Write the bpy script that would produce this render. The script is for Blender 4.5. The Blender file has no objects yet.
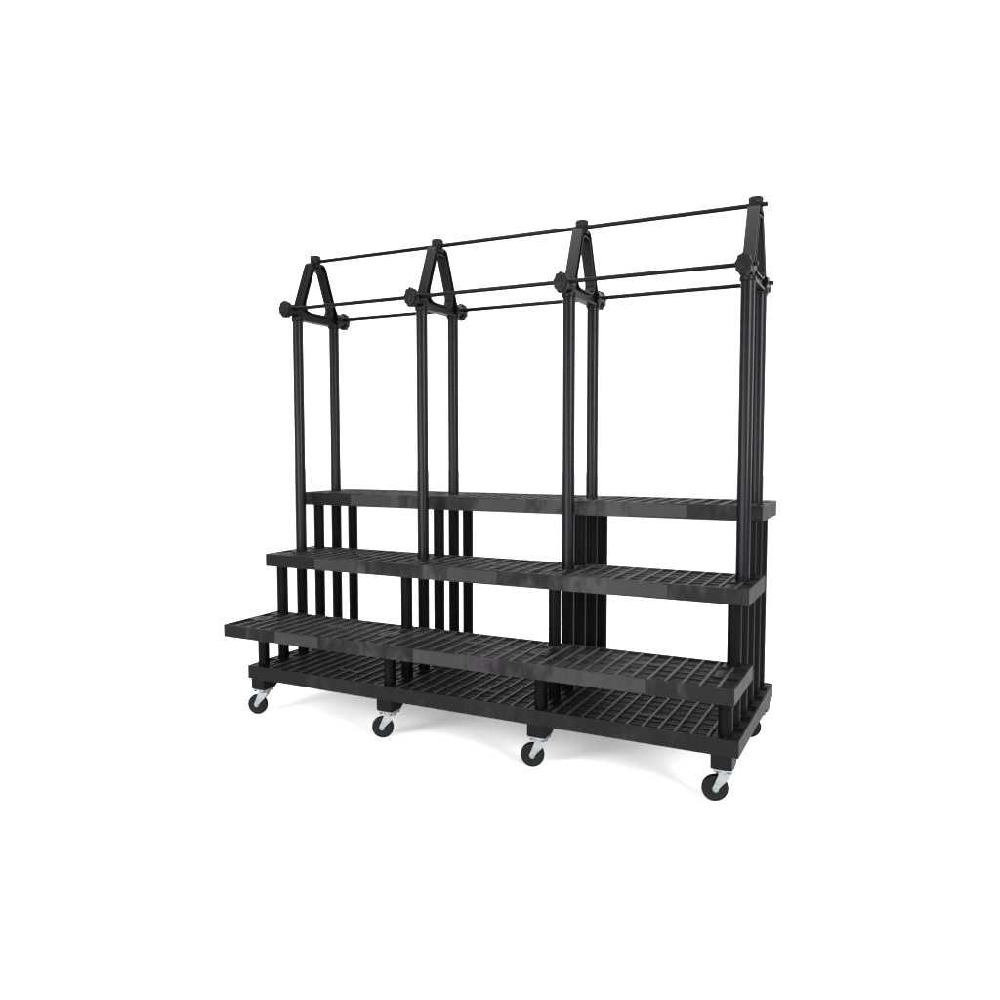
import bpy, bmesh, math
from mathutils import Vector, Matrix

S = 0.0254                       # everything below is measured in inches
OX, OY = 48.0, 3.0               # middle of the rack
scene = bpy.context.scene
col = scene.collection


def W(x, y, z):
    return Vector(((x - OX) * S, (y - OY) * S, z * S))


# ------------------------------------------------------------------ materials
def new_mat(name):
    m = bpy.data.materials.new(name)
    m.use_nodes = True
    nt = m.node_tree
    b = nt.nodes['Principled BSDF']
    return m, nt, b


def ramp(nt, fac, stops):
    r = nt.nodes.new('ShaderNodeValToRGB')
    el = r.color_ramp.elements
    while len(el) < len(stops):
        el.new(0.5)
    for e, (p, c) in zip(el, stops):
        e.position = p
        e.color = (c[0], c[1], c[2], 1)
    nt.links.new(fac, r.inputs[0])
    return r


def noise(nt, vec, scale, detail=4, rough=0.55, dist=0.0):
    n = nt.nodes.new('ShaderNodeTexNoise')
    n.inputs['Scale'].default_value = scale
    n.inputs['Detail'].default_value = detail
    n.inputs['Roughness'].default_value = rough
    n.inputs['Distortion'].default_value = dist
    nt.links.new(vec, n.inputs['Vector'])
    return n


def mapped(nt, sc=(1, 1, 1), loc=(0, 0, 0)):
    t = nt.nodes.new('ShaderNodeTexCoord')
    m = nt.nodes.new('ShaderNodeMapping')
    m.inputs['Scale'].default_value = sc
    m.inputs['Location'].default_value = loc
    nt.links.new(t.outputs['Object'], m.inputs['Vector'])
    return m.outputs['Vector']


def bump(nt, b, h, strength, distance):
    bp = nt.nodes.new('ShaderNodeBump')
    bp.inputs['Strength'].default_value = strength
    bp.inputs['Distance'].default_value = distance
    nt.links.new(h, bp.inputs['Height'])
    nt.links.new(bp.outputs[0], b.inputs['Normal'])


def marbled(name, dark, light, tint, rough=0.5, off=0.0):
    """recycled moulded plastic: blotchy flow marks, dark to charcoal, faintly warm or violet in places"""
    m, nt, b = new_mat(name)
    v = mapped(nt, (1, 1, 0.8), (off, off * 0.37, 0))
    big = noise(nt, v, 3.1, 2, 0.5, 0.6)
    mid = noise(nt, v, 9.0, 5, 0.6, 1.6)
    vst = mapped(nt, (1, 0.35, 0.35), (off * 1.7, 0, 0))
    wav = noise(nt, vst, 17.0, 3, 0.6, 0.7)
    a = nt.nodes.new('ShaderNodeMath'); a.operation = 'MULTIPLY_ADD'
    nt.links.new(big.outputs[0], a.inputs[0]); a.inputs[1].default_value = 0.40
    a2 = nt.nodes.new('ShaderNodeMath'); a2.operation = 'MULTIPLY_ADD'
    nt.links.new(mid.outputs[0], a2.inputs[0]); a2.inputs[1].default_value = 0.22
    a3 = nt.nodes.new('ShaderNodeMath'); a3.operation = 'MULTIPLY'
    nt.links.new(wav.outputs[0], a3.inputs[0]); a3.inputs[1].default_value = 0.38
    nt.links.new(a3.outputs[0], a2.inputs[2])
    nt.links.new(a2.outputs[0], a.inputs[2])
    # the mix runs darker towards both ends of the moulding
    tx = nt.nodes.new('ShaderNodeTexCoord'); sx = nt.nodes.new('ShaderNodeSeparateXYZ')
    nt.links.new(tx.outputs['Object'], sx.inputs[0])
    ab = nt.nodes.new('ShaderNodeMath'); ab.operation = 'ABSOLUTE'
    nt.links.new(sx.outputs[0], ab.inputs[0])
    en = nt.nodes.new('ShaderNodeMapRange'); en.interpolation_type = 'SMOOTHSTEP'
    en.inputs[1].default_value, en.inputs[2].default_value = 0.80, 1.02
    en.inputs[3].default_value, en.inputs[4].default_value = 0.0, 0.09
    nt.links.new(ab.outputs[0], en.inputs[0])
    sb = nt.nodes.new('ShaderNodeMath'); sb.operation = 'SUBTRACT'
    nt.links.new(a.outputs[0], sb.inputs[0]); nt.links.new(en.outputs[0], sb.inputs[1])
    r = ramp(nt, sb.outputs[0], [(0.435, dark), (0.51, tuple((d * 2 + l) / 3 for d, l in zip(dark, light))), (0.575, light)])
    tn = noise(nt, v, 5.3, 2, 0.5, 0.3)
    tf = ramp(nt, tn.outputs[0], [(0.5, (0, 0, 0)), (0.68, (1, 1, 1))])
    mx = nt.nodes.new('ShaderNodeMix'); mx.data_type = 'RGBA'; mx.blend_type = 'MULTIPLY'
    nt.links.new(tf.outputs[0], mx.inputs[0])
    nt.links.new(r.outputs[0], mx.inputs[6])
    mx.inputs[7].default_value = (*tint, 1)
    nt.links.new(mx.outputs[2], b.inputs['Base Color'])
    rr = nt.nodes.new('ShaderNodeMapRange')
    rr.inputs[3].default_value = rough - 0.08
    rr.inputs[4].default_value = rough + 0.12
    nt.links.new(mid.outputs[0], rr.inputs[0])
    nt.links.new(rr.outputs[0], b.inputs['Roughness'])
    b.inputs['Specular IOR Level'].default_value = 0.055
    g = noise(nt, v, 420, 2, 0.6)
    bump(nt, b, g.outputs[0], 0.4, 0.0006)
    return m


def smooth_plastic(name, c, rough, spec=0.4, var=0.35, sc=14, grain=0.12):
    m, nt, b = new_mat(name)
    v = mapped(nt, (1, 1, 0.25))
    n = noise(nt, v, sc, 4, 0.6, 0.4)
    r = ramp(nt, n.outputs[0], [(0.3, tuple(x * (1 - var) for x in c)), (0.7, tuple(x * (1 + var) for x in c))])
    nt.links.new(r.outputs[0], b.inputs['Base Color'])
    rr = nt.nodes.new('ShaderNodeMapRange')
    rr.inputs[3].default_value = rough - 0.05
    rr.inputs[4].default_value = rough + 0.08
    nt.links.new(n.outputs[0], rr.inputs[0])
    nt.links.new(rr.outputs[0], b.inputs['Roughness'])
    b.inputs['Specular IOR Level'].default_value = spec
    g = noise(nt, mapped(nt), 300, 2, 0.6)
    if grain:
        bump(nt, b, g.outputs[0], grain, 0.0005)
    return m


MAT = {}
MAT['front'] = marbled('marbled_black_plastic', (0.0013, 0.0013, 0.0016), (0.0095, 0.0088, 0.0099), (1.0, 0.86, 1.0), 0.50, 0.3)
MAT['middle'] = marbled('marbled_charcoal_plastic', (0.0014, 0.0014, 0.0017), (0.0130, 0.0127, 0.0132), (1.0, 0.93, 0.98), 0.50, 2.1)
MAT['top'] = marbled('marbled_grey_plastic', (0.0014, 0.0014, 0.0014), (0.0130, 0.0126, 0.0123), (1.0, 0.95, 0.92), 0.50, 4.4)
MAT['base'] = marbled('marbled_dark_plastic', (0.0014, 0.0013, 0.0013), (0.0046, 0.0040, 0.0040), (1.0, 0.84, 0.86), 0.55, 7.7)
MAT['rib'] = smooth_plastic('lit_rib_plastic', (0.0125, 0.0122, 0.0122), 0.5, 0.10, 0.45, 7)  # paler than the decks: light caught on the ribs, put into the colour
MAT['post'] = smooth_plastic('black_post_plastic', (0.0009, 0.0009, 0.0010), 0.40, 0.02)
MAT['pole'] = smooth_plastic('black_pole_plastic', (0.0010, 0.0011, 0.0017), 0.27, 0.055, 0.35, 9, 0)
MAT['frame'] = smooth_plastic('black_frame_plastic', (0.0012, 0.0012, 0.0012), 0.36, 0.05)
MAT['knob'] = smooth_plastic('black_knob_plastic', (0.0012, 0.0012, 0.0013), 0.40, 0.06)
MAT['bar'] = smooth_plastic('black_painted_tube', (0.0010, 0.0010, 0.0010), 0.35, 0.04)
MAT['plate'] = smooth_plastic('charcoal_plate_plastic', (0.0045, 0.0044, 0.0045), 0.55, 0.12, 0.45, 9)
MAT['mount'] = smooth_plastic('black_mount_plastic', (0.0012, 0.0012, 0.0012), 0.5, 0.04)
MAT['rubber'] = smooth_plastic('black_rubber', (0.0014, 0.0014, 0.0016), 0.55, 0.06)
MAT['hub'] = smooth_plastic('dark_hub_plastic', (0.0050, 0.0050, 0.0054), 0.45, 0.12)

m, nt, b = new_mat('zinc_plated_steel')
n = noise(nt, mapped(nt), 60, 5, 0.6)
r = ramp(nt, n.outputs[0], [(0.3, (0.070, 0.080, 0.083)), (0.7, (0.115, 0.126, 0.130))])
nt.links.new(r.outputs[0], b.inputs['Base Color'])
b.inputs['Metallic'].default_value = 0.5
b.inputs['Roughness'].default_value = 0.42
MAT['zinc'] = m

m, nt, b = new_mat('dark_bolt_steel')
n = noise(nt, mapped(nt), 80, 3, 0.6)
r = ramp(nt, n.outputs[0], [(0.3, (0.02, 0.02, 0.02)), (0.7, (0.05, 0.05, 0.05))])
nt.links.new(r.outputs[0], b.inputs['Base Color'])
b.inputs['Metallic'].default_value = 0.6
b.inputs['Roughness'].default_value = 0.45
MAT['bolt'] = m

m, nt, b = new_mat('white_studio_floor')
n = noise(nt, mapped(nt), 0.8, 3, 0.5)
r = ramp(nt, n.outputs[0], [(0.3, (0.86, 0.86, 0.86)), (0.7, (0.88, 0.88, 0.88))])
nt.links.new(r.outputs[0], b.inputs['Base Color'])
b.inputs['Roughness'].default_value = 0.7
b.inputs['Specular IOR Level'].default_value = 0.2
MAT['floor'] = m


# ------------------------------------------------------------------ mesh helpers
def box(bm, x0, x1, y0, y1, z0, z1):
    vs = [bm.verts.new((x * S, y * S, z * S)) for z in (z0, z1) for x, y in ((x0, y0), (x1, y0), (x1, y1), (x0, y1))]
    for f in ((3, 2, 1, 0), (4, 5, 6, 7), (0, 1, 5, 4), (1, 2, 6, 5), (2, 3, 7, 6), (3, 0, 4, 7)):
        bm.faces.new([vs[i] for i in f])


def lathe(bm, prof, n=32, axis='Z', at=(0, 0, 0), lobes=0, depth=0.0):
    """prof: list of (radius, height); closed with caps where the radius is not 0"""
    rings = []
    for r, h in prof:
        ring = []
        for k in range(n):
            a = 2 * math.pi * k / n
            rr = r * (1 + depth * math.cos(lobes * a)) if lobes else r
            u, v = rr * math.cos(a), rr * math.sin(a)
            if axis == 'Z': p = (u, v, h)
            elif axis == 'Y': p = (v, h, u)
            else: p = (h, u, v)
            ring.append(bm.verts.new(((p[0] + at[0]) * S, (p[1] + at[1]) * S, (p[2] + at[2]) * S)))
        rings.append(ring)
    for a, c in zip(rings, rings[1:]):
        for k in range(n):
            bm.faces.new((a[k], a[(k + 1) % n], c[(k + 1) % n], c[k]))
    bm.faces.new(list(reversed(rings[0])))
    bm.faces.new(rings[-1])


def prism(bm, pts, axis, a0, a1):
    """extrude a 2D outline; axis 'X': pts are (y,z), axis 'Y': pts are (x,z)"""
    def P(q, a):
        p = (a, q[0], q[1]) if axis == 'X' else (q[0], a, q[1])
        return bm.verts.new(tuple(c * S for c in p))
    A = [P(q, a0) for q in pts]
    B = [P(q, a1) for q in pts]
    n = len(pts)
    bm.faces.new(list(reversed(A)))
    bm.faces.new(B)
    for k in range(n):
        bm.faces.new((A[k], A[(k + 1) % n], B[(k + 1) % n], B[k]))


def ring_prism(bm, outer, inner, a0, a1):
    """closed band between two outlines of equal count (y,z), extruded along x"""
    def P(q, a): return bm.verts.new((a * S, q[0] * S, q[1] * S))
    n = len(outer)
    o0 = [P(q, a0) for q in outer]; o1 = [P(q, a1) for q in outer]
    i0 = [P(q, a0) for q in inner]; i1 = [P(q, a1) for q in inner]
    for k in range(n):
        j = (k + 1) % n
        bm.faces.new((o0[k], o0[j], o1[j], o1[k]))
        bm.faces.new((i0[j], i0[k], i1[k], i1[j]))
        bm.faces.new((o0[j], o0[k], i0[k], i0[j]))
        bm.faces.new((o1[k], o1[j], i1[j], i1[k]))


def obj(name, bm, mat, parent=None, loc=(0, 0, 0), rotz=0.0, bevel=0.0, seg=2, smooth=True):
    bmesh.ops.recalc_face_normals(bm, faces=bm.faces)
    me = bpy.data.meshes.new(name)
    bm.to_mesh(me)
    bm.free()
    if smooth:
        for p in me.polygons:
            p.use_smooth = True
    me.materials.append(mat)
    o = bpy.data.objects.new(name, me)
    col.objects.link(o)
    o.parent = parent
    o.location = loc
    o.rotation_euler.z = rotz
    if smooth:
        me.set_sharp_from_angle(angle=math.radians(35))
    if bevel:
        b = o.modifiers.new('bevel', 'BEVEL')
        b.width = bevel * S
        b.segments = seg
        b.limit_method = 'ANGLE'
        b.angle_limit = math.radians(50)
        b.harden_normals = True
    return o


def copy_tree(o, parent, loc=None):
    c = o.copy()
    col.objects.link(c)
    c.parent = parent
    if loc is not None:
        c.location = loc
    for ch in list(o.children):
        copy_tree(ch, c)
    return c


# ------------------------------------------------------------------ the setting
bm = bmesh.new()
v = [bm.verts.new((x, y, 0)) for x, y in ((-40, -40), (40, -40), (40, 40), (-40, 40))]
bm.faces.new(v)
floor = obj('floor', bm, MAT['floor'], smooth=False)
floor['kind'] = 'structure'

# ------------------------------------------------------------------ the rack
rack = bpy.data.objects.new('display_rack', None)
col.objects.link(rack)
rack.empty_display_size = 0.2
rack['label'] = 'black plastic stepped display rack on casters with three grated shelves and overhead hanging bars'
rack['category'] = 'display rack'

FX = (0, 32, 64, 96)
ROW = (-12.49, -6.38, 0.0, 6.25, 12.6, 18.94)       # six rows of posts, front to back
PITCH = 32 / 12.0
R_POST = 1.17


def paint_lit(bm, n0):
    """ribs get a paler colour that paints in the light their edges catch"""
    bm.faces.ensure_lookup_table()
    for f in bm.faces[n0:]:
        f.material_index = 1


def deck(name, mat, x0, x1, y0, y1, z0, z1, rows, centre):
    """moulded shelf: rim, cross ribs, lower grating bars, solid pads round the posts; origin at its middle"""
    cx, cy = (x0 + x1) / 2, (y0 + y1) / 2
    bm = bmesh.new()
    X0, X1, Y0, Y1 = x0 - cx, x1 - cx, y0 - cy, y1 - cy
    H = z1 - z0
    rim = 0.46
    box(bm, X0, X1, Y0, Y0 + rim, 0, H)
    box(bm, X0, X1, Y1 - rim, Y1, 0, H)
    box(bm, X0, X0 + rim, Y0 + rim, Y1 - rim, 0, H)
    box(bm, X1 - rim, X1, Y0 + rim, Y1 - rim, 0, H)
    n = int((x1 - x0) / PITCH) + 2
    ribs = []
    for k in range(-2, n + 1):                       # ribs across the depth
        x = 0.22 + k * PITCH - cx
        if X0 + rim + 0.2 < x < X1 - rim - 0.2:
            ribs.append(x)
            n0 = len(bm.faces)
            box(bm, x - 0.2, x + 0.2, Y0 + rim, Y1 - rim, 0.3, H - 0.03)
            paint_lit(bm, n0)
    edges = [X0 + rim] + ribs + [X1 - rim]
    m = max(2, round((Y1 - Y0 - 2 * rim) / 0.95))
    for a, c in zip(edges, edges[1:]):               # grating bars between the ribs, set lower
        a += 0.2 if a in ribs else 0
        c -= 0.2 if c in ribs else 0
        for q in range(1, m):
            y = Y0 + rim + (Y1 - Y0 - 2 * rim) * q / m
            box(bm, a, c, y - 0.36, y + 0.36, 0.7, H - 0.34)
        y = Y0 + rim + 0.5 * PITCH
        while y < Y1 - rim - 0.5:                    # low ties that square the grid
            box(bm, a, c, y - 0.17, y + 0.17, 0.65, H - 0.22)
            y += PITCH
    for xb in (16, 48, 80):                          # the raised tie between the middle ribs of each bay
        bx = [r for r in ribs if xb - cx - 0.5 < r < xb + 5.8 - cx]
        if len(bx) >= 2:
            for a, c in zip(bx, bx[1:]):
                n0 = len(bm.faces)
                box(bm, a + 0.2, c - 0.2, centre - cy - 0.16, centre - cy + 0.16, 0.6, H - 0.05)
                paint_lit(bm, n0)
    for fx in FX:                                    # solid pads that carry the posts
        for k, ry in enumerate(rows):
            last = k == len(rows) - 1
            px0, px1 = max(fx - 1.75 - cx, X0 + rim - 0.02), min(fx + 1.75 - cx, X1 - rim + 0.02)
            if fx == FX[0]: px0 = X0 + rim - 0.02
            if fx == FX[-1]: px1 = X1 - rim + 0.02
            py0, py1 = max(ry - 1.75 - cy, Y0 + rim - 0.02), min(ry + 1.75 - cy, Y1 - rim + 0.02)
            if last: py1 = Y1 - rim + 0.02
            box(bm, px0, px1, py0, py1, 0.2, H - 0.07 - 0.004 * k)
            if name == 'shelf' and k == 0:           # ring mark of the unused socket
                for ra, rb in ((1.22, 1.08), (0.62, 0.5)):
                    lathe(bm, [(ra, H - 0.12), (ra, H - 0.02), (rb, H - 0.02), (rb, H - 0.12)], 24, 'Z', (fx - cx, ry - cy, 0))
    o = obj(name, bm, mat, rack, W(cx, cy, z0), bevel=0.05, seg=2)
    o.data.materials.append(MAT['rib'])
    return o, cx, cy


Z = dict(bb=8.0, bt=10.75, fb=18.1, ft=20.6, mb=30.95, mt=33.65, tb=43.5, tt=46.3, pole=84.6)
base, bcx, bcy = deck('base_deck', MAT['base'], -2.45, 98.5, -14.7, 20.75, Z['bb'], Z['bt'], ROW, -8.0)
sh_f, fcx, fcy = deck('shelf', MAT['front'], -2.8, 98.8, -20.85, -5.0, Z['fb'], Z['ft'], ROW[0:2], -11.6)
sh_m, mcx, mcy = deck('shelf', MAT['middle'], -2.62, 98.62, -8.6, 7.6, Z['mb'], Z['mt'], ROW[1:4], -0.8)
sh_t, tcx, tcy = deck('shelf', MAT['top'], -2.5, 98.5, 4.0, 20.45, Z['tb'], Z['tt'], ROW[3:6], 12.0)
base['label'] = 'dark brownish black wheeled deck at the bottom'
sh_f['label'] = 'lowest and longest reaching grated shelf, marbled with violet grey'
sh_m['label'] = 'middle grated shelf with the front poles standing on it'
sh_t['label'] = 'top grated shelf at the back under the hanging bars'

# smooth lighter plates moulded on the shelf fronts, one in each bay
plate0 = None
for shelf, scx, scy, y0, za, zb in ((sh_f, fcx, fcy, -20.85, 18.1, 20.6), (sh_m, mcx, mcy, -8.6, 30.95, 33.65),
                                    (sh_t, tcx, tcy, 4.0, 43.5, 46.3)):
    for xb in (16, 48, 80):
        loc = Vector(((xb - scx) * S, (y0 - scy) * S, ((zb - za) / 2 + 0.02) * S))
        if plate0 is None:
            bm = bmesh.new()
            box(bm, -5.3, 5.3, -0.05, 0.1, -1.14, 1.14)
            plate0 = obj('name_plate', bm, MAT['plate'], shelf, loc, bevel=0.04)
        else:
            copy_tree(plate0, shelf, loc)


# ---- posts between the decks and the tall poles
def post(name, h, mat):
    bm = bmesh.new()
    lathe(bm, [(R_POST - 0.06, 0.0), (R_POST, 0.08), (R_POST, h - 0.08), (R_POST - 0.06, h)], 32)
    return obj(name, bm, mat, rack)


SPANS = [  # kind, row, bottom, top, material
    ('post', 0, 'bt', 'fb', 'post'), ('post', 1, 'bt', 'fb', 'post'), ('post', 1, 'ft', 'mb', 'post'),
    ('post', 2, 'bt', 'mb', 'post'), ('pole', 2, 'mt', 'pole', 'pole'), ('post', 3, 'bt', 'mb', 'post'),
    ('post', 3, 'mt', 'tb', 'post'), ('post', 4, 'bt', 'tb', 'post'), ('pole', 4, 'tt', 'pole', 'pole'),
    ('post', 5, 'bt', 'tb', 'post')]
for kind, row, zb, zt, mt in SPANS:
    z0, z1 = Z[zb] - 0.3, Z[zt] + 0.3
    first = post(kind, z1 - z0, MAT[mt])
    for i, fx in enumerate(FX):
        loc = W(fx, ROW[row], z0)
        if i == 0:
            first.location = loc
        else:
            copy_tree(first, rack, loc)

# ---- arch frames: an open triangle with flanged edges, carried by a front and a rear pole
MID = (ROW[2] + ROW[4]) / 2


def rounded(pts, radii, n=6):
    """outline with rounded corners; the same number of points for every corner"""
    out = []
    N = len(pts)
    for k in range(N):
        p = Vector(pts[k]); a = Vector(pts[k - 1]); c = Vector(pts[(k + 1) % N])
        r = radii[k]
        da, dc = (a - p).normalized(), (c - p).normalized()
        half = math.acos(max(-1, min(1, da.dot(dc)))) / 2
        t = r / math.tan(half)
        ctr = p + (da + dc).normalized() * (r / math.sin(half))
        s, e = p + da * t - ctr, p + dc * t - ctr
        ang = math.atan2(s.x * e.y - s.y * e.x, s.dot(e))
        for q in range(n + 1):
            f = ang * q / n
            out.append((ctr.x + s.x * math.cos(f) - s.y * math.sin(f), ctr.y + s.x * math.sin(f) + s.y * math.cos(f)))
    return out


def tri(yb, zb, yt, zt, radii):
    return rounded([(-yb, zb), (yb, zb), (yt, zt), (-yt, zt)], radii)


# half widths about the middle line, heights relative to the pole tops
out1 = tri(7.75, -0.25, 2.3, 13.2, (1.1, 1.1, 1.5, 1.5))
out2 = tri(7.20, 0.15, 1.98, 12.80, (0.8, 0.8, 1.2, 1.2))
inn2 = tri(5.70, 1.35, 1.62, 11.75, (2.0, 2.0, 1.1, 1.1))
inn1 = tri(5.25, 1.70, 1.38, 11.45, (1.75, 1.75, 0.9, 0.9))
bm = bmesh.new()
ring_prism(bm, out1, out2, -1.02, 1.02)
ring_prism(bm, inn2, inn1, -1.02, 1.02)
ring_prism(bm, [(y * 0.99, z) for y, z in out2], [(y * 1.01, z) for y, z in inn2], -0.5, 0.5)
# bosses at the three clamps
lathe(bm, [(1.25, -9.3), (1.35, -8.9), (1.35, -6.2)], 24, 'Y', (0, 0, 1.6))
lathe(bm, [(1.35, 6.2), (1.35, 8.9), (1.25, 9.3)], 24, 'Y', (0, 0, 1.6))
lathe(bm, [(1.2, 12.2), (1.2, 13.6), (1.15, 13.8)], 24, 'Z', (0, 0, 0))
for sy in (-1, 1):                                    # sockets over the pole ends
    lathe(bm, [(1.32, -0.55), (1.38, -0.45), (1.38, 0.3)], 28, 'Z', (0, sy * (ROW[4] - ROW[2]) / 2, 0))
frame0 = obj('arch_frame', bm, MAT['frame'], rack, bevel=0.08, seg=2)


def knob(r, t, axis, sign, loc, squeeze=1.0):
    bm = bmesh.new()
    lo = 0.9 if axis == 'Y' else 0.98
    pr = [(r * lo, 0.0), (r * lo, 0.12), (r * 0.98, 0.28), (r, 0.42), (r, t - 0.22), (r * 0.9, t), (r * 0.5, t + 0.02), (r * 0.46, t + 0.16), (r * 0.3, t + 0.2)]
    lathe(bm, [(a, h * sign) for a, h in pr], 60, axis, (0, 0, 0), 9, 0.06)
    for vv in bm.verts:
        vv.co.x *= squeeze
    return obj('knob', bm, MAT['knob'], frame0, Vector(loc) * S)


knob(1.85, 1.75, 'Y', -1, (0, -9.2, 1.5), 0.72)
knob(1.85, 1.75, 'Y', 1, (0, 9.2, 1.5), 0.72)
knob(1.2, 1.1, 'Z', 1, (0, 0, 13.75))
for i, fx in enumerate(FX):
    loc = W(fx, MID, Z['pole'])
    if i == 0:
        frame0.location = loc
    else:
        copy_tree(frame0, rack, loc)

# ---- three hanging bars that run through the clamps
bm = bmesh.new()
lathe(bm, [(0.36, -49.3), (0.42, -49.2), (0.42, 49.9), (0.36, 50.0)], 20, 'X')
bar0 = obj('hanging_bar', bm, MAT['bar'], rack, W(48, MID - 8.7, Z['pole'] + 1.85))
copy_tree(bar0, rack, W(48, MID + 8.7, Z['pole'] + 1.7))
copy_tree(bar0, rack, W(48, MID, Z['pole'] + 13.55))

# ---- casters
bm = bmesh.new()                                     # black housing below the deck, sloping up to the back
prism(bm, [(-1.85, 8.0), (-1.85, 5.85), (-1.65, 5.6), (1.6, 5.6), (3.9, 7.2), (4.1, 8.0)], 'X', -1.95, 1.45)
caster0 = obj('caster', bm, MAT['mount'], rack, bevel=0.1)
bm = bmesh.new()
box(bm, -1.6, 1.35, -1.7, 1.6, 5.38, 5.62)
lathe(bm, [(1.25, 4.85), (1.35, 4.95), (1.35, 5.39)], 28)
obj('swivel_plate', bm, MAT['zinc'], caster0, bevel=0.04)
for x, y in ((-1.25, -1.35), (1.0, -1.35), (1.0, 1.25), (-1.25, 1.25)):
    bm = bmesh.new()
    lathe(bm, [(0.30, 4.98), (0.34, 5.02), (0.34, 5.39)], 6)
    obj('bolt', bm, MAT['bolt'], caster0, (x * S, y * S, 0), smooth=False)
RA = math.radians(20)
TR = 1.5
AX = 2.13
bm = bmesh.new()
box(bm, -1.15, 1.15, -0.93, 0.93, 4.72, 4.86)
for sy in (-1, 1):
    leg = [(-1.05, 4.86), (-1.1, 4.5), (-TR - 0.5, AX + 0.15)]
    for k in range(9):
        a = math.pi + math.pi * k / 8 + 0.25
        leg.append((-TR + 0.46 * math.cos(a), AX + 0.46 * math.sin(a)))
    leg += [(0.55, 3.9), (0.9, 4.5), (0.95, 4.86)]
    y = sy * 0.87
    prism(bm, leg, 'Y', y - 0.075, y + 0.075)
obj('fork', bm, MAT['zinc'], caster0, (0, 0, 0), RA, bevel=0.03)
bm = bmesh.new()
lathe(bm, [(0.2, -1.1), (0.24, -1.06), (0.24, 1.06), (0.2, 1.1)], 12, 'Y', (-TR, 0, AX))
obj('axle', bm, MAT['zinc'], caster0, (0, 0, 0), RA)
bm = bmesh.new()
lathe(bm, [(1.45, -0.58), (1.75, -0.62), (1.98, -0.56), (2.09, -0.38), (2.13, -0.14), (2.13, 0.14), (2.09, 0.38), (1.98, 0.56), (1.75, 0.62), (1.45, 0.58)], 48, 'Y')
tyre = obj('tyre', bm, MAT['rubber'], caster0, Matrix.Rotation(RA, 4, 'Z') @ Vector((-TR * S, 0, AX * S)), RA)
bm = bmesh.new()
lathe(bm, [(0.5, -0.72), (0.62, -0.68), (0.7, -0.42), (1.3, -0.46), (1.46, -0.62), (1.46, 0.62), (1.3, 0.46), (0.7, 0.42), (0.62, 0.68), (0.5, 0.72)], 40, 'Y')
hub = obj('hub', bm, MAT['hub'], caster0, Matrix.Rotation(RA, 4, 'Z') @ Vector((-TR * S, 0, AX * S)), RA)
caster0.location = W(FX[0], ROW[0], 0)
for fx in FX[1:]:
    copy_tree(caster0, rack, W(fx, ROW[0], 0))
for fx in FX:                                        # the rear row: housing turned round, fork trailing the same way
    c = copy_tree(caster0, rack, W(fx, ROW[5] + 0.7, 0))
    c.rotation_euler.z = math.pi
    for ch in c.children:
        if ch.name.split('.')[0] in ('fork', 'axle', 'tyre', 'hub'):
            ch.location.x, ch.location.y = -ch.location.x, -ch.location.y
            ch.rotation_euler.z += math.pi

# ------------------------------------------------------------------ light
world = bpy.data.worlds.new('World')
scene.world = world
world.use_nodes = True
wn = world.node_tree
bg = wn.nodes['Background']
tc = wn.nodes.new('ShaderNodeTexCoord')                # white surround light, made brightest low down to lift the shade under the rack
sp = wn.nodes.new('ShaderNodeSeparateXYZ')
wn.links.new(tc.outputs['Generated'], sp.inputs[0])
wr = wn.nodes.new('ShaderNodeMapRange')
wr.inputs[1].default_value, wr.inputs[2].default_value = 0.05, 0.75
wr.inputs[3].default_value, wr.inputs[4].default_value = 3.3, 1.1
wn.links.new(sp.outputs[2], wr.inputs[0])
wn.links.new(wr.outputs[0], bg.inputs[1])
bg.inputs[0].default_value = (1, 1, 1, 1)


def area(name, loc, target, sx, sy, power, colr=(1, 1, 1)):
    l = bpy.data.lights.new(name, 'AREA')
    l.shape = 'RECTANGLE'
    l.size, l.size_y = sx, sy
    l.energy = power
    l.color = colr
    o = bpy.data.objects.new(name, l)
    col.objects.link(o)
    o.location = loc
    o.rotation_euler = (Vector(target) - Vector(loc)).to_track_quat('-Z', 'Y').to_euler()
    return o


area('softbox_key', (-2.1, -5.0, 1.9), (0.0, 0, 0.9), 2.0, 2.0, 330)
area('softbox_front', (0.4, -5.6, 0.85), (0.2, 0, 0.2), 4.2, 1.5, 420)
area('softbox_right', (4.4, -2.2, 2.2), (0.3, 0, 0.9), 1.4, 2.4, 560)
area('fill_overhead', (0.0, -1.0, 5.0), (0.0, 0.0, 0.0), 4.0, 3.0, 560)  # added lamp overhead that pushes the floor to white

# ------------------------------------------------------------------ camera
cam = bpy.data.cameras.new('camera')
co = bpy.data.objects.new('camera', cam)
col.objects.link(co)
yaw, pitch, roll = 0.4649, -0.0640, -0.0010
fw = Vector((-math.sin(yaw) * math.cos(pitch), math.cos(yaw) * math.cos(pitch), math.sin(pitch)))
rt = Vector((math.cos(yaw), math.sin(yaw), 0))
up = rt.cross(fw)
rt, up = rt * math.cos(roll) + up * math.sin(roll), up * math.cos(roll) - rt * math.sin(roll)
M = Matrix((rt, up, -fw)).transposed().to_4x4()
M.translation = W(121.0516, -142.3443, 56.4071)
co.matrix_world = M
cam.sensor_width = 36
cam.lens = 0.8168 * 36
cam.clip_start = 0.05
cam.clip_end = 500
scene.camera = co
scene.render.resolution_x = scene.render.resolution_y = 1024
scene.view_settings.view_transform = 'Standard'
scene.view_settings.look = 'None'
scene.view_settings.exposure = 0
scene.view_settings.gamma = 1
scene.view_settings.use_curve_mapping = False
